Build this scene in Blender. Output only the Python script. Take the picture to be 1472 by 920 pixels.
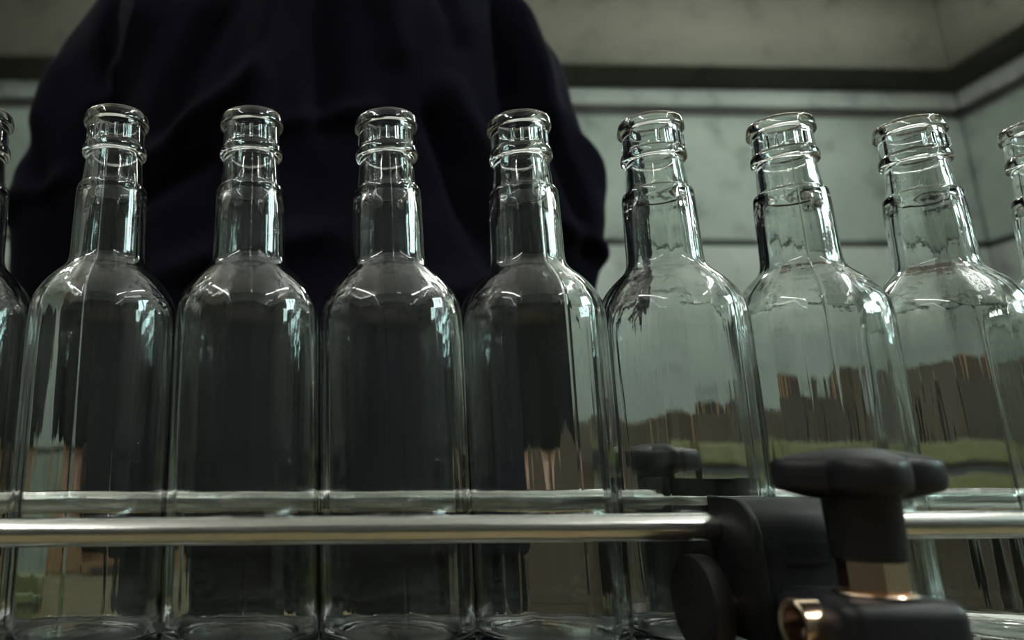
import bpy, bmesh, math, random
from mathutils import Vector, Matrix, noise

random.seed(7)
S = bpy.context.scene
COL = S.collection
for o in list(bpy.data.objects):
    bpy.data.objects.remove(o)

# ------------------------------------------------------------------ camera, world, exposure
U = 0.075            # bottle pitch along the line (m)
Z0 = 0.80 - 0.07 * 0.075   # top of the conveyor chain
cam_d = bpy.data.cameras.new('camera')
cam = bpy.data.objects.new('camera', cam_d)
COL.objects.link(cam)
cam.location = (0.1775, -0.3957, 0.8798)
cam.rotation_euler = (math.pi / 2 + 0.2403, 0, -0.0274)
cam_d.sensor_width = 36.0
cam_d.lens = 1100 * 36.0 / 1472
cam_d.shift_x = (736 - 460.9) / 1472
cam_d.shift_y = (400 - 460) / 1472
cam_d.clip_start = 0.02
cam_d.dof.use_dof = True
cam_d.dof.focus_distance = 0.40
cam_d.dof.aperture_fstop = 5.5
S.camera = cam

W = bpy.data.worlds.new('world')
S.world = W
W.use_nodes = True
W.node_tree.nodes['Background'].inputs[0].default_value = (0.75, 0.9, 0.95, 1)
W.node_tree.nodes['Background'].inputs[1].default_value = 0.3

S.view_settings.view_transform = 'Standard'
S.view_settings.look = 'None'
S.view_settings.gamma = 1.0
S.view_settings.use_curve_mapping = False
S.view_settings.exposure = 0.55
S.cycles.max_bounces = 16
S.cycles.transmission_bounces = 20
S.cycles.glossy_bounces = 10
S.cycles.diffuse_bounces = 3
S.cycles.transparent_max_bounces = 8
S.cycles.caustics_refractive = False
S.cycles.caustics_reflective = False
S.cycles.blur_glossy = 0.3
S.cycles.sample_clamp_indirect = 8.0
S.cycles.use_denoising = True

LAMP = 42.0          # fluorescent tube emission
WIN_SIDE = 15.0       # frosted daylight windows


# ------------------------------------------------------------------ helpers
def obj(name, bm_or_me, mat=None, parent=None, smooth=False):
    if isinstance(bm_or_me, bmesh.types.BMesh):
        me = bpy.data.meshes.new(name)
        bmesh.ops.recalc_face_normals(bm_or_me, faces=bm_or_me.faces)
        bm_or_me.to_mesh(me)
        bm_or_me.free()
    else:
        me = bm_or_me
    if mat is not None:
        me.materials.clear()
        me.materials.append(mat)
    if smooth is not False:
        me.polygons.foreach_set('use_smooth', [True] * len(me.polygons))
        if smooth is not True:
            try:
                me.set_sharp_from_angle(angle=math.radians(smooth))
            except Exception:
                pass
    o = bpy.data.objects.new(name, me)
    COL.objects.link(o)
    if parent is not None:
        o.parent = parent
    return o


def tag(o, label=None, cat=None, group=None, kind=None):
    if label:
        o['label'] = label
    if cat:
        o['category'] = cat
    if group:
        o['group'] = group
    if kind:
        o['kind'] = kind
    return o


def thing(name, label, cat, loc=(0, 0, 0), rz=0, group=None):
    o = bpy.data.objects.new(name, None)
    o.empty_display_size = 0.05
    COL.objects.link(o)
    o.location = loc
    o.rotation_euler = (0, 0, rz)
    return tag(o, label, cat, group)


def box(bm, x0, x1, y0, y1, z0, z1, bev=0.0, seg=2):
    r = bmesh.ops.create_cube(bm, size=1.0)
    vs = r['verts']
    for v in vs:
        v.co = Vector(((x0 + x1) / 2 + v.co.x * (x1 - x0), (y0 + y1) / 2 + v.co.y * (y1 - y0), (z0 + z1) / 2 + v.co.z * (z1 - z0)))
    if bev > 0:
        es = list({e for v in vs for e in v.link_edges})
        bmesh.ops.bevel(bm, geom=es, offset=bev, segments=seg, affect='EDGES', profile=0.5)
    return bm


def nb(*a, **k):
    return box(bmesh.new(), *a, **k)


def lathe(bm, prof, seg=32, mtx=None, close=False):
    """revolve (r, z) points about Z; points with r == 0 become poles"""
    rings = []
    for r, z in prof:
        if r < 1e-7:
            rings.append([bm.verts.new((0, 0, z))])
        else:
            rings.append([bm.verts.new((r * math.cos(2 * math.pi * k / seg), r * math.sin(2 * math.pi * k / seg), z)) for k in range(seg)])
    pairs = list(zip(rings[:-1], rings[1:]))
    if close:
        pairs.append((rings[-1], rings[0]))
    for a, b in pairs:
        for k in range(seg):
            k2 = (k + 1) % seg
            if len(a) == 1 and len(b) == 1:
                continue
            if len(a) == 1:
                bm.faces.new((a[0], b[k], b[k2]))
            elif len(b) == 1:
                bm.faces.new((a[k], a[k2], b[0]))
            else:
                bm.faces.new((a[k], a[k2], b[k2], b[k]))
    if mtx is not None:
        vs = [v for ring in rings for v in ring]
        bmesh.ops.transform(bm, matrix=mtx, verts=vs)
    return bm


def prism(bm, pts, x0, x1, bev=0.0):
    """extrude a (y, z) outline along X"""
    a = [bm.verts.new((x0, y, z)) for y, z in pts]
    b = [bm.verts.new((x1, y, z)) for y, z in pts]
    n = len(pts)
    fa = bm.faces.new(a)
    fb = bm.faces.new(list(reversed(b)))
    for k in range(n):
        bm.faces.new((a[k], b[k], b[(k + 1) % n], a[(k + 1) % n]))
    if bev > 0:
        es = list(fa.edges) + list(fb.edges)
        bmesh.ops.bevel(bm, geom=es, offset=bev, segments=2, affect='EDGES', profile=0.5)
    return bm


def cyl(bm, p0, p1, r, seg=24, bev=0.0, r1=None):
    p0, p1 = Vector(p0), Vector(p1)
    d = p1 - p0
    L = d.length
    r1 = r if r1 is None else r1
    m = Matrix.Translation(p0) @ d.to_track_quat('Z', 'Y').to_matrix().to_4x4()
    if bev > 0:
        pr = [(0, 0), (r - bev, 0), (r - bev * .3, bev * .3), (r, bev), (r1, L - bev), (r1 - bev * .3, L - bev * .3), (r1 - bev, L), (0, L)]
    else:
        pr = [(0, 0), (r, 0), (r1, L), (0, L)]
    return lathe(bm, pr, seg, m)


def chaikin(p, n=2):
    for _ in range(n):
        q = [p[0]]
        for a, b in zip(p[:-1], p[1:]):
            q.append((a[0] * .75 + b[0] * .25, a[1] * .75 + b[1] * .25))
            q.append((a[0] * .25 + b[0] * .75, a[1] * .25 + b[1] * .75))
        q.append(p[-1])
        p = q
    return p


# ------------------------------------------------------------------ materials
def mat(name, col, rough=0.6, metal=0.0, var=0.0, scale=8.0, bump=0.0, bscale=60.0, spec=0.5, col2=None, stretch=None, emis=None, estr=0.0):
    m = bpy.data.materials.new(name)
    m.use_nodes = True
    nt = m.node_tree
    b = nt.nodes['Principled BSDF']
    b.inputs['Roughness'].default_value = rough
    b.inputs['Metallic'].default_value = metal
    b.inputs['Specular IOR Level'].default_value = spec
    b.inputs['Base Color'].default_value = (*col, 1)
    tc = nt.nodes.new('ShaderNodeTexCoord')
    src = tc.outputs['Object']
    if stretch:
        mp = nt.nodes.new('ShaderNodeMapping')
        mp.inputs['Scale'].default_value = stretch
        nt.links.new(src, mp.inputs[0])
        src = mp.outputs[0]
    if var > 0 or col2:
        n = nt.nodes.new('ShaderNodeTexNoise')
        n.inputs['Scale'].default_value = scale
        n.inputs['Detail'].default_value = 6
        nt.links.new(src, n.inputs['Vector'])
        r = nt.nodes.new('ShaderNodeValToRGB')
        c2 = col2 or tuple(max(0, c * (1 - var)) for c in col)
        r.color_ramp.elements[0].position = 0.35
        r.color_ramp.elements[1].position = 0.68
        r.color_ramp.elements[0].color = (*c2, 1)
        r.color_ramp.elements[1].color = (*col, 1)
        nt.links.new(n.outputs[0], r.inputs[0])
        nt.links.new(r.outputs[0], b.inputs['Base Color'])
    if bump > 0:
        n2 = nt.nodes.new('ShaderNodeTexNoise')
        n2.inputs['Scale'].default_value = bscale
        n2.inputs['Detail'].default_value = 4
        nt.links.new(src, n2.inputs['Vector'])
        bp = nt.nodes.new('ShaderNodeBump')
        bp.inputs['Strength'].default_value = bump
        bp.inputs['Distance'].default_value = 0.01
        nt.links.new(n2.outputs[0], bp.inputs['Height'])
        nt.links.new(bp.outputs[0], b.inputs['Normal'])
    if emis:
        b.inputs['Emission Color'].default_value = (*emis, 1)
        b.inputs['Emission Strength'].default_value = estr
    return m


def glass_mat():
    m = bpy.data.materials.new('bottle_glass')
    m.use_nodes = True
    nt = m.node_tree
    b = nt.nodes['Principled BSDF']
    b.inputs['Base Color'].default_value = (0.955, 0.985, 0.97, 1)
    b.inputs['Transmission Weight'].default_value = 1.0
    b.inputs['Roughness'].default_value = 0.02
    b.inputs['IOR'].default_value = 1.5
    tc = nt.nodes.new('ShaderNodeTexCoord')
    mp = nt.nodes.new('ShaderNodeMapping')
    mp.inputs['Scale'].default_value = (110, 110, 6)
    n = nt.nodes.new('ShaderNodeTexNoise')
    n.inputs['Scale'].default_value = 1.0
    n.inputs['Detail'].default_value = 3
    bp = nt.nodes.new('ShaderNodeBump')
    bp.inputs['Strength'].default_value = 0.05
    bp.inputs['Distance'].default_value = 0.004
    nt.links.new(tc.outputs['Object'], mp.inputs[0])
    nt.links.new(mp.outputs[0], n.inputs['Vector'])
    nt.links.new(n.outputs[0], bp.inputs['Height'])
    n4 = nt.nodes.new('ShaderNodeTexNoise')
    n4.inputs['Scale'].default_value = 260
    n4.inputs['Detail'].default_value = 2
    bp4 = nt.nodes.new('ShaderNodeBump')
    bp4.inputs['Distance'].default_value = 0.0012
    sep = nt.nodes.new('ShaderNodeSeparateXYZ')
    nt.links.new(tc.outputs['Object'], sep.inputs[0])
    mz = nt.nodes.new('ShaderNodeMapRange')
    mz.inputs['From Min'].default_value = 0.150
    mz.inputs['From Max'].default_value = 0.168
    mz.inputs['To Min'].default_value = 0.007
    mz.inputs['To Max'].default_value = 0.028
    nt.links.new(sep.outputs[2], mz.inputs['Value'])
    nt.links.new(mz.outputs[0], bp4.inputs['Strength'])
    nt.links.new(tc.outputs['Object'], n4.inputs['Vector'])
    nt.links.new(n4.outputs[0], bp4.inputs['Height'])
    nt.links.new(bp.outputs[0], bp4.inputs['Normal'])
    nt.links.new(bp4.outputs[0], b.inputs['Normal'])
    # a thin film of dust from the line
    d = nt.nodes.new('ShaderNodeBsdfDiffuse')
    d.inputs[0].default_value = (0.75, 0.76, 0.74, 1)
    n3 = nt.nodes.new('ShaderNodeTexNoise')
    mp3 = nt.nodes.new('ShaderNodeMapping')
    mp3.inputs['Scale'].default_value = (70, 70, 8)
    n3.inputs['Scale'].default_value = 1.0
    n3.inputs['Detail'].default_value = 5
    nt.links.new(tc.outputs['Object'], mp3.inputs[0])
    nt.links.new(mp3.outputs[0], n3.inputs['Vector'])
    mr = nt.nodes.new('ShaderNodeMapRange')
    mr.inputs['From Min'].default_value = 0.35
    mr.inputs['From Max'].default_value = 0.75
    mr.inputs['To Min'].default_value = 0.001
    mr.inputs['To Max'].default_value = 0.010
    nt.links.new(n3.outputs[0], mr.inputs['Value'])
    mx = nt.nodes.new('ShaderNodeMixShader')
    nt.links.new(mr.outputs[0], mx.inputs[0])
    nt.links.new(b.outputs[0], mx.inputs[1])
    nt.links.new(d.outputs[0], mx.inputs[2])
    nt.links.new(mx.outputs[0], nt.nodes['Material Output'].inputs['Surface'])
    return m


def wall_mat(name, c1, c2, sc=1.6):
    """weathered concrete: broad tone changes, damp blotches and fine pits"""
    m = mat(name, c1, 0.85, col2=c2, scale=sc, bump=0.35, bscale=35, spec=0.25)
    nt = m.node_tree
    b = nt.nodes['Principled BSDF']
    old = b.inputs['Base Color'].links[0].from_socket
    tc = nt.nodes.new('ShaderNodeTexCoord')
    n = nt.nodes.new('ShaderNodeTexNoise')
    n.inputs['Scale'].default_value = 7.0
    n.inputs['Detail'].default_value = 7
    n.inputs['Roughness'].default_value = 0.62
    nt.links.new(tc.outputs['Object'], n.inputs['Vector'])
    r = nt.nodes.new('ShaderNodeMapRange')
    r.inputs['From Min'].default_value = 0.52
    r.inputs['From Max'].default_value = 0.72
    r.inputs['To Min'].default_value = 1.0
    r.inputs['To Max'].default_value = 0.55
    nt.links.new(n.outputs[0], r.inputs['Value'])
    mx = nt.nodes.new('ShaderNodeMix')
    mx.data_type = 'RGBA'
    mx.blend_type = 'MULTIPLY'
    mx.inputs[0].default_value = 1.0
    nt.links.new(old, mx.inputs[6])
    nt.links.new(r.outputs[0], mx.inputs[7])
    nt.links.new(mx.outputs[2], b.inputs['Base Color'])
    return m



M = {
    'glass': glass_mat(),
    'steel': mat('brushed_steel', (0.62, 0.61, 0.58), 0.24, 1.0, var=0.15, scale=40, bump=0.05, bscale=120, stretch=(0.15, 1, 1)),
    'chain': mat('chain_steel', (0.5, 0.5, 0.48), 0.35, 1.0, var=0.3, scale=30),
    'nut': mat('nut_reflection_tint', (0.78, 0.57, 0.43), 0.2, 1.0),  # copper tint paints a warm brown reflection into the metal colour
    'plastic': mat('black_plastic', (0.008, 0.0077, 0.0095), 0.45, var=0.3, scale=90, bump=0.03, bscale=500, spec=0.28),
    'plastic2': mat('black_plastic_dusty', (0.009, 0.0088, 0.0095), 0.5, var=0.35, scale=60, bump=0.03, bscale=400, spec=0.22),
    'rubber': mat('dark_disc', (0.010, 0.009, 0.0085), 0.4, spec=0.3),
    'concrete': wall_mat('concrete_panel', (0.190, 0.228, 0.198), (0.105, 0.132, 0.110)),
    'concrete_b': wall_mat('concrete_panel_b', (0.240, 0.275, 0.245), (0.165, 0.192, 0.170)),
    'beam': wall_mat('concrete_beam', (0.078, 0.081, 0.062), (0.058, 0.060, 0.046)),
    'recess': wall_mat('joint_mortar', (0.045, 0.047, 0.04), (0.025, 0.027, 0.023)),
    'plaster': wall_mat('painted_plaster', (0.075, 0.078, 0.072), (0.055, 0.058, 0.052)),
    'floor': mat('floor_screed', (0.26, 0.20, 0.10), 0.6, var=0.35, scale=3),
    'ceiling': mat('ceiling_plaster', (0.80, 0.79, 0.76), 0.9, var=0.1),
    'navy': mat('navy_twill', (0.0062, 0.0054, 0.0100), 0.95, var=0.25, scale=14, bump=0.1, bscale=900, spec=0.03),
    'trouser': mat('dark_trousers', (0.006, 0.006, 0.009), 0.9, var=0.3, scale=20, spec=0.1),
    'skin': mat('skin', (0.42, 0.235, 0.175), 0.5, var=0.12, scale=30),
    'hair': mat('dark_hair', (0.03, 0.02, 0.014), 0.6),
    'shoe': mat('work_shoe', (0.02, 0.018, 0.016), 0.5),
    'olive': mat('olive_paint', (0.125, 0.122, 0.036), 0.5, var=0.35, scale=9),
    'dark_metal': mat('dark_frame', (0.05, 0.05, 0.045), 0.5, 0.3),
    'brown': mat('brown_board', (0.058, 0.040, 0.024), 0.85, var=0.3, scale=6),
    'brown_d': mat('brown_board_dark', (0.040, 0.029, 0.019), 0.85, var=0.35, scale=7),
    'tan': mat('tan_board', (0.22, 0.125, 0.055), 0.85, var=0.25, scale=9),
    'cream': mat('cream_board', (0.22, 0.19, 0.115), 0.8, var=0.15, scale=5),
    'tape': mat('packing_tape', (0.2, 0.13, 0.065), 0.3),
    'ink': mat('black_print', (0.02, 0.018, 0.015), 0.7),
    'green': mat('green_plastic', (0.12, 0.155, 0.065), 0.45, var=0.15, scale=6),
    'lampwhite': mat('lamp_housing', (0.75, 0.75, 0.73), 0.4),
    'tube': mat('lamp_tube', (1, 1, 1), 0.5, emis=(0.97, 0.99, 0.94), estr=LAMP),
    'pane': mat('frosted_pane_side', (0.8, 0.9, 0.92), 0.4, emis=(0.70, 0.96, 0.95), estr=WIN_SIDE),
    'white': mat('window_paint', (0.6, 0.62, 0.6), 0.5),
}

# ------------------------------------------------------------------ room shell
XL, XR, YF, YB, ZC = -2.6, 3.05, -2.7, 2.60, 3.05


def struct(name, bm, m, parent=None):
    o = obj(name, bm, m, parent)
    if parent is None:
        o['kind'] = 'structure'
    return o


struct('floor', nb(XL - .2, XR + .2, YF - .2, YB + .3, -0.1, 0), M['floor'])
struct('ceiling', nb(XL - .2, XR + .2, YF - .2, YB + .3, ZC, ZC + 0.1), M['ceiling'])
wb = struct('wall_back', nb(XL, XR, YB + 0.02, YB + 0.2, 0, ZC), M['recess'])
wr = struct('wall_right', nb(XR + 0.02, XR + 0.2, YF, YB + 0.2, 0, ZC), M['recess'])
struct('wall_left', nb(XL - 0.2, XL, YF, YB + 0.2, 0, ZC), M['plaster'])
struct('wall_front', nb(XL, XR, YF - 0.2, YF, 0, ZC), M['plaster'])
# precast panels standing proud of the dark joints
rows = [(0.0, 0.93, 'concrete'), (0.95, 1.763, 'concrete_b'), (1.785, 2.345, 'concrete'), (2.392, 2.475, 'concrete_b')]
for z0, z1, mm in rows:
    for x0, x1 in ((XL, -0.62), (-0.60, XR)):
        struct('panel', nb(x0, x1, YB - 0.005, YB + 0.03, z0, z1, bev=0.008), M[mm], wb)
    for y0, y1 in ((YF, 0.2), (0.22, YB - 0.006)):
        struct('panel', nb(XR - 0.005, XR + 0.03, y0, y1, z0, z1, bev=0.008), M[mm], wr)
struct('trim_1', nb(XL, XR, YB - 0.20, YB + 0.02, 2.475, ZC, bev=0.012), M['beam'])
struct('trim_2', nb(XR - 0.20, XR + 0.02, YF, YB - 0.20, 2.475, ZC, bev=0.012), M['beam'])


def window(name, axis, a0, a1, z0, z1, pos, pm, nx, nz):
    """frosted window set against a wall; axis 'y' lies on the right wall, 'x' on the front wall"""
    def b(a, c, d, e, t0, t1, bev=0.004):
        if axis == 'y':
            return nb(pos - t1, pos - t0, a, c, d, e, bev=bev)
        return nb(a, c, pos + t0, pos + t1, d, e, bev=bev)
    bm = bmesh.new()
    root = struct(name, b(a0, a1, z0, z1, 0.0, 0.012), M['white'])
    w = 0.06
    for (p, q, r, s) in ((a0 - w, a1 + w, z0 - w, z0), (a0 - w, a1 + w, z1, z1 + w), (a0 - w, a0, z0, z1), (a1, a1 + w, z0, z1)):
        obj('window_frame', b(p, q, r, s, 0.0, 0.06), M['white'], root)
    da, dz = (a1 - a0) / nx, (z1 - z0) / nz
    for i in range(nx):
        for j in range(nz):
            obj('pane', b(a0 + i * da + .025, a0 + (i + 1) * da - .025, z0 + j * dz + .025, z0 + (j + 1) * dz - .025, 0.012, 0.022, 0), pm, root)
    bm.free()
    return root


window('window_1', 'y', -1.05, 0.05, 1.78, 2.36, XR - 0.006, M['pane'], 3, 1)


def ceiling_light(x, y, rz, label, z=2.80):
    t = thing('ceiling_light', label, 'lamp', (x, y, z), rz, 'fluorescent lamps under the ceiling')
    obj('housing', nb(-0.64, 0.64, -0.032, 0.032, 0.03, 0.075, bev=0.008), M['lampwhite'], t)
    for s in (-1, 1):
        obj('tube', cyl(bmesh.new(), (-0.6, s * 0.045, 0.008), (0.6, s * 0.045, 0.008), 0.013, 12), M['tube'], t, 40)
        obj('end_cap', nb(s * 0.615 - 0.015, s * 0.615 + 0.015, -0.07, 0.07, -0.012, 0.035, bev=0.003), M['lampwhite'], t)
        obj('hanger', cyl(bmesh.new(), (s * 0.4, 0, 0.07), (s * 0.4, 0, ZC - z), 0.006, 8), M['lampwhite'], t)
    return t


for x, y, w in ((-1.3, -0.9, 'over the left side of the hall'), (-1.3, 0.7, 'over the stacked tan and green goods'), (-1.3, -2.2, 'in the front left corner, added to brighten the ceiling'), (1.9, -1.9, 'in the front right corner, added to brighten the ceiling'),  # the two front corner lamps are added to brighten the ceiling
                (1.9, -0.3, 'near the side window')):
    ceiling_light(x, y, math.pi / 2, 'twin tube fluorescent lamp hung ' + w)
ceiling_light(0.25, 1.75, 0, 'added unseen twin tube lamp brightening the back wall behind the person', 2.50)  # added lamp, out of view, to lift the back wall
ceiling_light(2.05, 1.75, 0, 'added unseen twin tube lamp brightening the back wall by the corner', 2.50)  # second added lamp above the frame, also brightening the back wall


# ------------------------------------------------------------------ bottles
DB = 0.07           # base sits this much lower than the guide level datum (in pitches)


def bottle_mesh():
    outer = [(0, .05), (.20, .045), (.33, .025), (.40, .004), (.43, 0), (.465, .010), (.488, .035), (.497, .075), (.498, .16)]
    outer += [(r, z + DB) for r, z in (
             (.498, .6), (.498, 1.2), (.498, 1.8), (.498, 1.99),
             (.495, 2.08), (.486, 2.15), (.466, 2.205), (.432, 2.262), (.390, 2.317), (.342, 2.365), (.300, 2.404), (.274, 2.438), (.261, 2.475), (.2565, 2.53),
             (.2545, 2.72), (.250, 2.90), (.2475, 2.975), (.2440, 3.004), (.238, 3.018), (.221, 3.026), (.2155, 3.031), (.2135, 3.05), (.2095, 3.10), (.202, 3.18), (.1985, 3.235), (.199, 3.250),
             (.206, 3.257), (.222, 3.260), (.2290, 3.268), (.2305, 3.290), (.2260, 3.322), (.2150, 3.336), (.2090, 3.350), (.2075, 3.40), (.2065, 3.44), (.2060, 3.482), (.2065, 3.491), (.210, 3.495), (.228, 3.496),
             (.2345, 3.501), (.2355, 3.516), (.2310, 3.545), (.2260, 3.570), (.216, 3.584), (.200, 3.590))]
    inner = [(r, z + DB) for r, z in ((.170, 3.588), (.156, 3.575), (.150, 3.55), (.149, 3.40), (.150, 3.25), (.156, 3.10), (.170, 3.00), (.192, 2.90), (.203, 2.75), (.206, 2.55), (.211, 2.46), (.232, 2.405),
             (.270, 2.362), (.312, 2.318), (.356, 2.270), (.396, 2.215), (.428, 2.155), (.446, 2.085), (.454, 1.99), (.457, 1.8), (.457, 1.2), (.457, .6))]
    inner += [(.457, .40), (.455, .24), (.450, .17), (.438, .125), (.415, .103), (.37, .102), (.30, .112), (.20, .122), (0, .128)]
    outer = chaikin(outer, 2)
    inner = chaikin(inner, 2)

    def dens(p, z0, z1, st):
        q = [p[0]]
        for a, b in zip(p[:-1], p[1:]):
            L = abs(b[1] - a[1])
            if L > st and max(a[1], b[1]) > z0 and min(a[1], b[1]) < z1:
                n = int(L / st) + 1
                for k in range(1, n):
                    t = k / n
                    q.append((a[0] + (b[0] - a[0]) * t, a[1] + (b[1] - a[1]) * t))
            q.append(b)
        return q
    outer = dens(outer, 3.33 + DB, 3.49 + DB, 0.007)
    outer = dens(outer, 0, 3.3, 0.08)
    inner = dens(inner, 0, 3.3, 0.08)
    ticks = [-36, -18, 0, 18, 36]
    th = [k * 360 / 132 - 180 for k in range(132)]
    for t in ticks:
        th += [t - 3.2, t - 2.4, t - 1.9, t - 1.2, t + 1.2, t + 1.9, t + 2.4, t + 3.2]
    for s in (3, -177):
        th += [s - 1.2, s - .6, s, s + .6, s + 1.2]
    th = sorted(th)
    tl = [th[0]]
    for t in th[1:]:
        if t - tl[-1] > 0.3:
            tl.append(t)
    th = tl
    n = len(th)

    def tickamt(t, z):
        z -= DB
        if not (3.340 < z < 3.445):
            return 0
        e = min(1, (z - 3.340) / .008, (3.445 - z) / .008)
        for c in ticks:
            d = abs(t - c)
            if d < 3.2:
                return e * min(1, (3.2 - d) / 1.0) * (0.55 if d < 1.2 else 1.0)
        return 0
    verts, faces, rings = [], [], []
    pts = [(r, z, 0) for r, z in outer] + [(r, z, 1) for r, z in inner]
    for r, z, ins in pts:
        if r < 1e-7:
            verts.append((0, 0, z * U))
            rings.append([len(verts) - 1])
            continue
        ring = []
        for t in th:
            a = math.radians(t - 90)
            rr = r
            if not ins:
                rr += 0.018 * tickamt(t, z)
                if 0.1 < z < 3.3:
                    for s in (3, -177):
                        d = abs(t - s)
                        if d < 1.2:
                            rr += 0.0035 * (1 - d / 1.2)
                if z > .2:
                    rr += 0.0011 * (math.sin(7 * a + 1.7 * z) + math.sin(4 * a - 2.3 * z + 1)) * min(1, r / .3)
            elif z < 3.0:
                k = 1.0 if z > .3 else .4
                w = noise.noise(Vector((math.cos(a) * 3.1, math.sin(a) * 3.1, z * .30)))
                w2 = noise.noise(Vector((math.cos(a) * 7.5 + 9, math.sin(a) * 7.5, z * .35)))
                rr += k * (0.0055 * w + 0.0018 * w2) * min(1, r / .35)
            verts.append((rr * math.cos(a) * U, rr * math.sin(a) * U, z * U))
            ring.append(len(verts) - 1)
        rings.append(ring)
    for A, B in zip(rings[:-1], rings[1:]):
        for k in range(n):
            k2 = (k + 1) % n
            if len(A) == 1:
                faces.append((A[0], B[k2], B[k]))
            elif len(B) == 1:
                faces.append((A[k], A[k2], B[0]))
            else:
                faces.append((A[k], A[k2], B[k2], B[k]))
    me = bpy.data.meshes.new('bottle')
    me.from_pydata(verts, [], faces)
    bm = bmesh.new()
    bm.from_mesh(me)
    bmesh.ops.recalc_face_normals(bm, faces=bm.faces)
    bm.to_mesh(me)
    bm.free()
    return me


bme = bottle_mesh()
ordn = {0: 'sixth', 1: 'fifth', 2: 'fourth', 3: 'third', 4: 'second'}
rots = [0, -4, 3, -3, 7, 22, -26, 17, -12]
for i in range(9):
    if i == 0:
        o = obj('glass_bottle', bme, M['glass'], None, True)
        o0 = o
    else:
        o = o0.copy()
        COL.objects.link(o)
    o.location = (i * U, 0.0, Z0)
    o.rotation_euler = (0, 0, math.radians(rots[i]))
    if i < 5:
        lab = 'empty clear glass bottle before the dark jacket, %s along from the black rail clamp' % ordn[i]
        if i == 4:
            lab = 'empty clear glass bottle at the jacket elbow, half showing jacket and half pale wall'
    else:
        lab = {5: 'empty clear glass bottle just short of the front clamp, rear knob showing through it',
               6: 'empty clear glass bottle standing directly behind the black front clamp body',
               7: 'empty clear glass bottle standing beyond the star knob and hex nut',
               8: 'empty clear glass bottle just past the one beyond the star knob'}[i]
    tag(o, lab, 'bottle', 'empty bottles lined up on the conveyor')

# ------------------------------------------------------------------ guide rails
bm = cyl(bmesh.new(), (-0.62, -0.0436, 0.8475), (1.25, -0.0436, 0.8590), 0.0061, 32, bev=0.001)
tag(obj('guide_rail', bm, M['steel'], None, 40), 'round steel guide rail running in front of the bottles', 'rail')
bm = cyl(bmesh.new(), (-0.62, 0.0450, 0.8595), (1.25, 0.0450, 0.8625), 0.0061, 32, bev=0.001)
tag(obj('guide_rail', bm, M['steel'], None, 40), 'round steel guide rail behind the bottles, seen through the glass', 'rail')


# ------------------------------------------------------------------ rail clamps
def knob_mesh(R=0.0285, h=0.0190):
    """four-lobed hand knob: crowned top, upright faces, valleys between the lobes"""
    bm = bmesh.new()
    seg = 96
    # (blend to lobed outline, fraction of radius, top height)
    prof = [(0.0, h), (.30, h * .985), (.55, h * .93), (.75, h * .86), (.88, h * .80), (.95, h * .76), (.985, h * .70), (1.0, h * .60), (1.0, h * .36), (.985, h * .26), (.95, h * .20), (.86, h * .14), (.62, h * .02), (.42, 0.0), (0, 0.0)]
    rings = []
    for f, z in prof:
        if f == 0:
            rings.append([bm.verts.new((0, 0, z))])
            continue
        ring = []
        for k in range(seg):
            a = 2 * math.pi * k / seg
            lobe = 0.5 + 0.5 * math.cos(4 * a)
            shape = 0.66 + 0.34 * lobe ** 0.62
            mixf = min(1.0, max(0.0, (f - .3) / .5))
            r = R * f * (0.80 * (1 - mixf) + shape * mixf)
            ring.append(bm.verts.new((r * math.cos(a), r * math.sin(a), z)))
        rings.append(ring)
    for A, B in zip(rings[:-1], rings[1:]):
        for k in range(seg):
            k2 = (k + 1) % seg
            if len(A) == 1:
                bm.faces.new((A[0], B[k], B[k2]))
            elif len(B) == 1:
                bm.faces.new((A[k], A[k2], B[0]))
            else:
                bm.faces.new((A[k], A[k2], B[k2], B[k]))
    return bm


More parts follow.
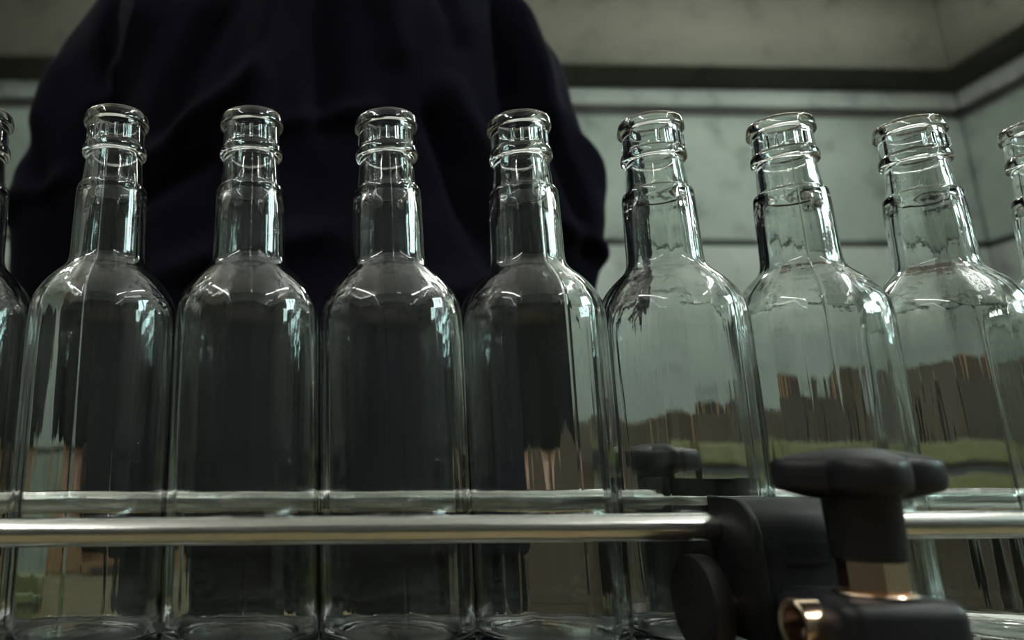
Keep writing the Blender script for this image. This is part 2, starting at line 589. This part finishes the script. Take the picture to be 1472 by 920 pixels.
def clamp(loc, rz, label, knob_rot, kx, dy=-0.006):
    """local frame: -Y is away from the bottles, rail axis along X at local z = 0 and y = 0"""
    t = thing('rail_clamp', label, 'clamp', loc, rz)
    w = 0.058
    # body: block hooked over the rail with a rounded outer top edge
    out = [(0.0056, 0.0125), (-0.014, 0.0120)]
    for k in range(9):
        a = math.radians(90 - k * 10.6)
        out.append((-0.014 - 0.0145 * math.cos(a), -0.0025 + 0.0145 * math.sin(a)))
    out += [(-0.0305, -0.055), (-0.0305, -0.075), (-0.0265, -0.075), (-0.0265, -0.016), (0.0056, -0.016)]
    b = obj('clamp_body', prism(bmesh.new(), out, 0.0035, w - .0035, 0.0006), M['plastic2'], t, 35)
    fl = [(y - (0.0008 if y < 0 else 0), z + (0.0007 if z > 0 else 0)) for y, z in out]
    for x0 in (0.0, w - .0035):
        obj('flange', prism(bmesh.new(), fl, x0, x0 + 0.0035, 0.0008), M['plastic2'], t, 35)
    lf = bmesh.new()
    for (p, q, r, s) in ((.0105, .032, -.0115, -.0108), (.0105, .032, -.0042, -.0035), (.0105, .0112, -.0115, -.0035), (.0313, .032, -.0115, -.0035)):
        box(lf, p, q, -0.0309, -0.0300, r, s)
    obj('label_frame', lf, M['plastic'], b)
    # pivot disc on the side of the body
    d = cyl(bmesh.new(), (-0.0170, dy, -0.031), (-0.0090, dy, -0.031), 0.0200, 64, bev=0.0010)
    obj('pivot_disc', d, M['rubber'], t, 40)
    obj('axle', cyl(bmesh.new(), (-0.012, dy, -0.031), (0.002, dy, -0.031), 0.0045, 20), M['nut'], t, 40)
    obj('axle_boss', nb(0.0, 0.012, -0.0275, 0.002, -0.044, -0.015, bev=0.001), M['plastic2'], t)
    # block that carries the knob
    ky = -0.0585
    blk = bmesh.new()
    box(blk, kx - 0.0225, kx + 0.0225, ky - 0.017, ky + 0.0275, -0.062, -0.0195, bev=0.006, seg=4)
    obj('knob_block', blk, M['plastic'], t, 40)
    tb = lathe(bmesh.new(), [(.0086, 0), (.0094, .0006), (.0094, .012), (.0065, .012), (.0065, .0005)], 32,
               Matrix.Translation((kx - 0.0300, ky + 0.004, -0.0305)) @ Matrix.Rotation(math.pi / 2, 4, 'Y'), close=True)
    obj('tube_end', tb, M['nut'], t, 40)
    # washer and nut
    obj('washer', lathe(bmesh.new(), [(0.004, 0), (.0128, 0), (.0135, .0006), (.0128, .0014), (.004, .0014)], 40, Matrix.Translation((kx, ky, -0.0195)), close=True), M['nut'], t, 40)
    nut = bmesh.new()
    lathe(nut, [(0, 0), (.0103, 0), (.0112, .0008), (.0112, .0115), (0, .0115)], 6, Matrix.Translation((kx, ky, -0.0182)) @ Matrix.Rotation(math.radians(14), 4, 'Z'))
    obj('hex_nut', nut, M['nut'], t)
    # knob: lobed head with its hub
    k = obj('knob', knob_mesh(), M['plastic'], t, 50)
    k.location = (kx, ky, 0.0140)
    k.rotation_euler = (0, 0, math.radians(knob_rot))
    hub = lathe(bmesh.new(), [(0, 0), (.0112, 0), (.0118, .0006), (.0121, .002), (.0128, .0215), (.0135, .0225), (0, .0225)], 48, Matrix.Translation((0, 0, -0.0215)))
    obj('hub', hub, M['plastic'], k, 40)
    # bracket down to the conveyor frame
    obj('bracket', nb(0.010, 0.034, -0.0290, -0.0255, -0.165, -0.070, bev=0.001), M['steel'], t)
    return t


clamp((0.3630, -0.0436, 0.8535), 0.0, 'black plastic rail clamp with star knob in front of the bottles', 71, 0.0255)
clamp((0.4364, 0.0450, 0.8605), math.pi, 'black plastic rail clamp with star knob behind the bottles', 20, 0.0320, -0.0145)

# ------------------------------------------------------------------ conveyor
cv = thing('conveyor', 'slat chain conveyor with olive side frames under the bottles', 'conveyor', (0.3, 0, 0))
slat = nb(-0.0185, 0.0185, -0.0415, 0.0415, Z0 - 0.005, Z0, bev=0.0008)
s0 = obj('slat', slat, M['chain'], cv)
s0.location.x = -0.93
for k in range(1, 50):
    s = s0.copy()
    COL.objects.link(s)
    s.parent = cv
    s.location.x = -0.93 + k * 0.038
for s in (-1, 1):
    obj('side_frame', nb(-0.96, 0.96, s * 0.056 - 0.012, s * 0.056 + 0.012, 0.655, 0.768, bev=0.003), M['olive'], cv)
    obj('wear_strip', nb(-0.96, 0.96, s * 0.050 - 0.004, s * 0.050 + 0.004, 0.768, Z0 - 0.002, bev=0.001), M['dark_metal'], cv)
    for x in (-0.75, 0.75):
        obj('leg', nb(x - 0.02, x + 0.02, s * 0.056 - 0.011, s * 0.056 + 0.011, 0, 0.66, bev=0.002), M['dark_metal'], cv)
obj("bed", nb(-0.95, 0.95, -0.045, 0.045, 0.74, Z0 - 0.006, bev=0.002), M['dark_metal'], cv)


# ------------------------------------------------------------------ person
def remesh(name, bm, vox, smooth=4):
    me = bpy.data.meshes.new('tmp')
    bmesh.ops.recalc_face_normals(bm, faces=bm.faces)
    bm.to_mesh(me)
    bm.free()
    o = bpy.data.objects.new('tmp', me)
    COL.objects.link(o)
    md = o.modifiers.new('r', 'REMESH')
    md.mode = 'VOXEL'
    md.voxel_size = vox
    dg = bpy.context.evaluated_depsgraph_get()
    m2 = bpy.data.meshes.new_from_object(o.evaluated_get(dg))
    bpy.data.objects.remove(o)
    b2 = bmesh.new()
    b2.from_mesh(m2)
    for _ in range(smooth):
        bmesh.ops.smooth_vert(b2, verts=b2.verts, factor=0.5, use_axis_x=True, use_axis_y=True, use_axis_z=True)
    m2.name = name
    b2.to_mesh(m2)
    b2.free()
    return m2


def caps(bm, pts, seg=14):
    """chain of tapered capsules through (x, y, z, r)"""
    for a, b in zip(pts[:-1], pts[1:]):
        p, q = Vector(a[:3]), Vector(b[:3])
        d = q - p
        L = d.length
        m = Matrix.Translation(p) @ d.to_track_quat('Z', 'Y').to_matrix().to_4x4()
        pr = [(0, -a[3])]
        for k in range(1, 5):
            t = math.pi / 2 * k / 4
            pr.append((a[3] * math.sin(t), -a[3] * math.cos(t)))
        for k in range(0, 4):
            t = math.pi / 2 * k / 4
            pr.append((b[3] * math.cos(t), L + b[3] * math.sin(t)))
        pr.append((0, L + b[3]))
        lathe(bm, pr, seg, m)
    return bm


def loft(bm, rings, seg=40):
    """(z, half width, half depth, centre y, power)"""
    R = []
    for z, hx, hy, cy in rings:
        ring = []
        for k in range(seg):
            a = 2 * math.pi * k / seg
            c, s = math.cos(a), math.sin(a)
            p = 2 / 2.5
            ring.append(bm.verts.new((hx * math.copysign(abs(c) ** p, c), cy + hy * math.copysign(abs(s) ** p, s), z)))
        R.append(ring)
    for A, B in zip(R[:-1], R[1:]):
        for k in range(seg):
            bm.faces.new((A[k], A[(k + 1) % seg], B[(k + 1) % seg], B[k]))
    bm.faces.new(list(reversed(R[0])))
    bm.faces.new(R[-1])
    return bm


def ellipsoid(bm, c, r, seg=20):
    pr = [(math.sin(math.pi * k / 12) if 0 < k < 12 else 0, -math.cos(math.pi * k / 12)) for k in range(13)]
    lathe(bm, pr, seg, Matrix.Translation(c) @ Matrix.Diagonal((*r, 1)))


PX, PY = 0.188, 0.425
person = thing('person', 'person in dark navy work jacket standing with back turned beyond the bottles', 'person', (PX, PY, 0))
SH, EL = (.182, 0, 1.395), (.266, -.012, 1.145)
FOREARM = {-1: (.272, .012, 1.03), 1: (.266, .040, 1.03)}
WRIST = {-1: (.263, .036, .925), 1: (.262, .078, .925)}


def hand(bm, s):
    WR = WRIST[s]
    w = Vector((WR[0] * s, WR[1], WR[2]))
    palm = Vector(((WR[0] - .003) * s, WR[1] + .013, WR[2] - .057))
    caps(bm, [(WR[0] * s, WR[1] - .02, WR[2] + .03, .029), (w.x, w.y, w.z - .005, .027), (palm.x, palm.y, palm.z + .02, .026), (palm.x, palm.y + .004, palm.z - .012, .024)])
    for j, (dy, L) in enumerate(((-.030, .062), (-.010, .075), (.010, .080), (.030, .070))):
        b = palm + Vector((.004 * s, dy + .006, -.014))
        m1 = b + Vector((-.004 * s, .006, -L * .45))
        m2 = m1 + Vector((-.016 * s, .004, -L * .30))
        e = m2 + Vector((-.020 * s, -.002, -L * .16))
        caps(bm, [(*(b + Vector((0, 0, .02))), .0105), (*b, .0100), (*m1, .0092), (*m2, .0085), (*e, .0075)], 10)
        ellipsoid(bm, b, (.013, .012, .014), 10)
    t0 = palm + Vector((-.006 * s, .030, .016))
    t1 = t0 + Vector((-.016 * s, .022, -.026))
    t2 = t1 + Vector((-.012 * s, .006, -.030))
    caps(bm, [(*palm, .017), (*t0, .0135), (*t1, .0115), (*t2, .009)], 10)


bm = bmesh.new()
loft(bm, [(.84, .15, .10, 0), (.95, .155, .10, 0), (1.08, .14, .095, 0), (1.25, .16, .105, 0), (1.36, .165, .10, 0), (1.42, .14, .08, 0), (1.46, .08, .06, .005), (1.52, .056, .058, .01), (1.60, .054, .056, .022)])
ellipsoid(bm, (0, .030, 1.675), (.076, .096, .118), 28)
ellipsoid(bm, (0, .045, 1.610), (.058, .072, .062), 24)
caps(bm, [(0, .118, 1.680, .010), (0, .138, 1.648, .014)], 10)           # nose
for s in (-1, 1):
    caps(bm, [(s * .010, .128, 1.645, .008), (s * .014, .126, 1.645, .007)], 8)
    caps(bm, [(s * .018, .112, 1.708, .009), (s * .045, .104, 1.706, .008)], 8)    # brow
    ellipsoid(bm, (s * .032, .108, 1.690), (.013, .010, .009), 12)         # eye
    ellipsoid(bm, (s * .079, .022, 1.668), (.010, .019, .032), 12)         # ear
    caps(bm, [(s * .002, .118, 1.612, .007), (s * .020, .113, 1.613, .005)], 8)    # mouth
    caps(bm, [(s * SH[0], 0, SH[2], .055), (s * EL[0], EL[1], EL[2], .040), (s * WRIST[s][0], WRIST[s][1], WRIST[s][2], .028)])
    hand(bm, s)
    caps(bm, [(s * .085, 0, .88, .085), (s * .10, .005, .48, .056), (s * .105, -.01, .30, .052), (s * .11, 0, .10, .036)])
    caps(bm, [(s * .11, -.03, .05, .035), (s * .12, .13, .035, .03)])
bme2 = remesh('body', bm, 0.0042, 3)
obj('body', bme2, M['skin'], person, True)
# hair
bm = bmesh.new()
ellipsoid(bm, (0, .018, 1.695), (.083, .096, .110), 28)
hm = remesh('hair', bm, 0.006, 2)
bm = bmesh.new()
bm.from_mesh(hm)
bmesh.ops.delete(bm, geom=[v for v in bm.verts if v.co.z < 1.62 + max(0, (v.co.y + .02)) * 1.1], context='VERTS')
bmesh.ops.solidify(bm, geom=bm.faces[:], thickness=-0.006)
bm.to_mesh(hm)
bm.free()
obj('hair', hm, M['hair'], person, True)

# jacket
bm = bmesh.new()
loft(bm, [(.80, .226, .145, 0), (.86, .228, .146, 0), (.95, .224, .144, 0), (1.05, .214, .138, -.003), (1.15, .208, .136, -.006), (1.25, .213, .140, -.010), (1.33, .222, .138, -.012),
          (1.385, .215, .128, -.010), (1.425, .185, .112, -.006), (1.455, .135, .094, 0), (1.48, .092, .082, .006), (1.505, .076, .076, .010), (1.535, .072, .074, .014), (1.545, .070, .072, .014)])
for s in (-1, 1):
    caps(bm, [(s * .120, -.008, 1.395, .072), (s * SH[0], -.006, SH[2] - .012, .073), (s * .226, -.010, 1.30, .071), (s * EL[0], EL[1], EL[2], .061), (s * FOREARM[s][0], FOREARM[s][1], FOREARM[s][2], .054), (s * WRIST[s][0], WRIST[s][1] - .008, WRIST[s][2] + .016, .046)], 24)
jm = remesh('jacket', bm, 0.0055, 6)
# folds: ridges (+) and valleys (-) across the back, in metres (x, z) relative to the person, soft width, height
folds = [((-.225, 1.41), (-.215, 1.27), .010, -.011), ((-.140, 1.44), (-.215, 1.25), .016, .012), ((-.165, 1.42), (-.195, 1.30), .010, -.008),
         ((-.02, 1.42), (-.065, 1.16), .018, .011), ((.005, 1.46), (.012, 1.20), .014, -.012), ((.055, 1.44), (.085, 1.28), .016, .009),
         ((.205, 1.43), (.212, 1.27), .010, -.012), ((.225, 1.38), (.255, 1.25), .015, .010), ((-.195, 1.155), (-.05, 1.245), .013, .011), ((-.19, 1.125), (-.10, 1.165), .010, -.009),
         ((-.03, 1.195), (.055, 1.215), .010, .009), ((.14, 1.24), (.205, 1.08), .018, .012), ((.115, 1.21), (.185, 1.06), .012, -.011), ((.15, 1.15), (.20, 1.04), .011, .008),
         ((.29, 1.22), (.325, 1.17), .010, .007), ((.25, 1.22), (.295, 1.10), .012, -.009), ((-.30, 1.22), (-.255, 1.08), .013, -.009), ((-.28, 1.30), (-.305, 1.16), .014, .008),
         ((-.15, 1.05), (.02, 1.09), .014, .008), ((.0, 1.00), (.16, 1.05), .014, .008), ((-.12, .93), (-.10, 1.05), .014, -.008), ((.06, .90), (.05, 1.02), .016, .008),
         ((-.07, 1.36), (-.16, 1.17), .015, -.010), ((.12, 1.44), (.15, 1.30), .014, -.009), ((-.255, 1.17), (-.325, 1.14), .010, .006), ((.255, 1.13), (.325, 1.10), .010, .007)]
bm = bmesh.new()
bm.from_mesh(jm)
bm.normal_update()
disp = []
for v in bm.verts:
    d = 0.0
    if v.normal.y < 0.35:
        wgt = min(1, (0.35 - v.normal.y) / 0.5)
        for (ax, az), (bx_, bz), w, h in folds:
            dx, dz = bx_ - ax, bz - az
            L2 = dx * dx + dz * dz
            t = ((v.co.x - ax) * dx + (v.co.z - az) * dz) / L2
            tc = min(1, max(0, t))
            qx, qz = ax + dx * tc, az + dz * tc
            wob = 0.006 * noise.noise(Vector((v.co.x * 14, v.co.z * 14, h * 100)))
            dist = math.hypot(v.co.x - qx + wob, v.co.z - qz)
            if dist < w * 3:
                d += 1.75 * h * math.exp(-(dist / w) ** 2) * (0.35 + 0.65 * math.sin(math.pi * (0.15 + 0.7 * tc)))
        d *= wgt
    d += 0.0045 * noise.noise(Vector((v.co.x * 9, v.co.y * 9, v.co.z * 6))) + 0.002 * noise.noise(v.co * 26)
    disp.append(d)
for v, d in zip(bm.verts, disp):
    v.co += v.normal * d
bmesh.ops.smooth_vert(bm, verts=bm.verts, factor=0.5, use_axis_x=True, use_axis_y=True, use_axis_z=True)
bm.to_mesh(jm)
bm.free()
jk = obj('jacket', jm, M['navy'], person, True)
# trousers
bm = bmesh.new()
loft(bm, [(.76, .175, .118, 0), (.85, .185, .125, 0), (.95, .180, .120, 0)])
for s in (-1, 1):
    caps(bm, [(s * .090, 0, .84, .100), (s * .102, .003, .48, .074), (s * .106, -.005, .30, .068), (s * .11, 0, .13, .062)], 20)
obj('trousers', remesh('trousers', bm, 0.008, 4), M['trouser'], person, True)
for s in (-1, 1):
    bm = bmesh.new()
    caps(bm, [(s * .11, -.035, .055, .045), (s * .113, .03, .052, .047), (s * .122, .15, .045, .040)], 16)
    box(bm, s * .116 - .048, s * .116 + .048, -.08, .195, 0.0, .03, bev=.01)
    obj('shoe', remesh('shoe', bm, 0.008, 2), M['shoe'], person, True)


# ------------------------------------------------------------------ goods in the background
def carton(name, label, x0, x1, y0, y1, z0, z1, m, group=None, ink=False, gap=0.004):
    cx, cy = (x0 + x1) / 2, (y0 + y1) / 2
    t = thing(name, label, 'box', (cx, cy, z0), 0, group)
    hx, hy, h = (x1 - x0) / 2, (y1 - y0) / 2, z1 - z0
    obj('body', nb(-hx, hx, -hy, hy, 0, h - 0.006, bev=0.004), m, t)
    for s in (-1, 1):
        a, b = (-hy, -gap / 2) if s < 0 else (gap / 2, hy)
        obj('flap', nb(-hx, hx, a, b, h - 0.005, h, bev=0.0015), m, t)
    obj('tape', nb(-hx - .0006, hx + .0006, -0.025, 0.025, h - 0.09, h + 0.0006), M['tape'], t)
    if ink:
        for (u, v, w_, hh) in ink:
            obj('print', nb(u - w_ / 2, u + w_ / 2, -hy - .0008, -hy + .0005, v - hh / 2, v + hh / 2), M['ink'], t)
    return t


# olive roller table with brown cartons, to the right beyond the person
tb = thing('packing_table', 'olive painted steel packing table by the back wall', 'table', (1.98, 1.62, 0))
obj('table_top', nb(-0.95, 0.95, -0.25, 0.25, 0.905, 0.93, bev=0.003), M['olive'], tb)
for s in (-1, 1):
    obj('upper_rail', nb(-0.95, 0.95, s * 0.25 - 0.015, s * 0.25 + 0.015, 0.885, 0.932, bev=0.004), M['olive'], tb)
    obj('channel', nb(-0.95, 0.95, s * 0.238 - 0.01, s * 0.238 + 0.01, 0.855, 0.89), M['dark_metal'], tb)
    obj('lower_rail', nb(-0.95, 0.95, s * 0.25 - 0.015, s * 0.25 + 0.015, 0.825, 0.858, bev=0.004), M['olive'], tb)
    for x in (-0.88, 0.0, 0.88):
        obj('leg', nb(x - 0.03, x + 0.03, s * 0.225 - 0.03, s * 0.225 + 0.03, 0, 0.83, bev=0.004), M['olive'], tb)
obj('shelf', nb(-0.9, 0.9, -0.2, 0.2, 0.28, 0.30, bev=0.003), M['dark_metal'], tb)
spec = [(1.10, 1.32, 1.005, 'brown', 'low brown carton at the near end of the olive table'),
        (1.34, 1.56, 1.045, 'brown_d', 'brown carton beside the low one on the olive table'),
        (1.58, 1.74, 1.130, 'brown', 'narrow upright brown carton on the olive table'),
        (1.76, 2.06, 1.090, 'brown_d', 'broad dark brown carton in the middle of the olive table'),
        (2.08, 2.34, 1.200, 'brown', 'tallest brown carton on the olive table'),
        (2.36, 2.70, 1.120, 'brown_d', 'dark brown carton at the far end of the olive table')]
for x0, x1, z1, mm, lab in spec:
    carton('carton', lab, x0, x1, 1.44, 1.78, 0.933, z1, M[mm], 'brown cartons on the packing table')
for x0, x1, z1, lab in ((1.22, 1.80, 0.74, 'wide brown carton on the shelf below the olive table'), (2.12, 2.72, 0.70, 'dark brown carton on the shelf near the table end')):
    carton('carton', lab, x0, x1, 1.46, 1.80, 0.300, z1, M['brown'], 'brown cartons under the packing table')
carton('carton', 'large brown carton standing on the floor before the table end', 0.66, 1.03, 1.45, 1.85, 0.0, 0.50, M['brown'], 'cartons stacked on the floor')
carton('carton', 'brown carton stacked on top of another beside the olive table', 0.67, 1.02, 1.46, 1.84, 0.502, 0.985, M['brown'], 'cartons stacked on the floor')

# tan and cream goods at the left
carton('carton', 'pale cream carton on the floor beside the person', -0.275, 0.02, 0.90, 1.22, 0.0, 0.705, M['cream'])
carton('carton', 'tan carton with black print standing on the cream carton', -0.265, 0.00, 0.905, 1.20, 0.707, 0.935, M['tan'], None,
       [(0.04, 0.012, 0.05, 0.018), (-0.02, 0.008, 0.03, 0.012), (0.03, 0.085, 0.04, 0.016)])
cr = thing('plastic_crate', 'light green plastic crate standing left of the cream carton', 'crate', (-0.50, 1.06, 0))
hx, hy = 0.21, 0.16
for lvl in range(2):
    zb = lvl * 0.335
    obj('base', nb(-hx, hx, -hy, hy, zb, zb + 0.02, bev=.004), M['green'], cr)
    for s in (-1, 1):
        obj('side', nb(-hx, hx, s * (hy - .006) - .006, s * (hy - .006) + .006, zb + .015, zb + .33, bev=.003), M['green'], cr)
        obj('end', nb(s * (hx - .006) - .006, s * (hx - .006) + .006, -hy, hy, zb + .015, zb + .33, bev=.003), M['green'], cr)
        for x in (-.14, 0, .14):
            obj('rib', nb(x - .008, x + .008, s * (hy + .004) - .006, s * (hy + .004) + .006, zb + .02, zb + .31, bev=.002), M['green'], cr)
        obj('rim', nb(-hx - .01, hx + .01, s * (hy + .004) - .01, s * (hy + .004) + .01, zb + .305, zb + .332, bev=.003), M['green'], cr)
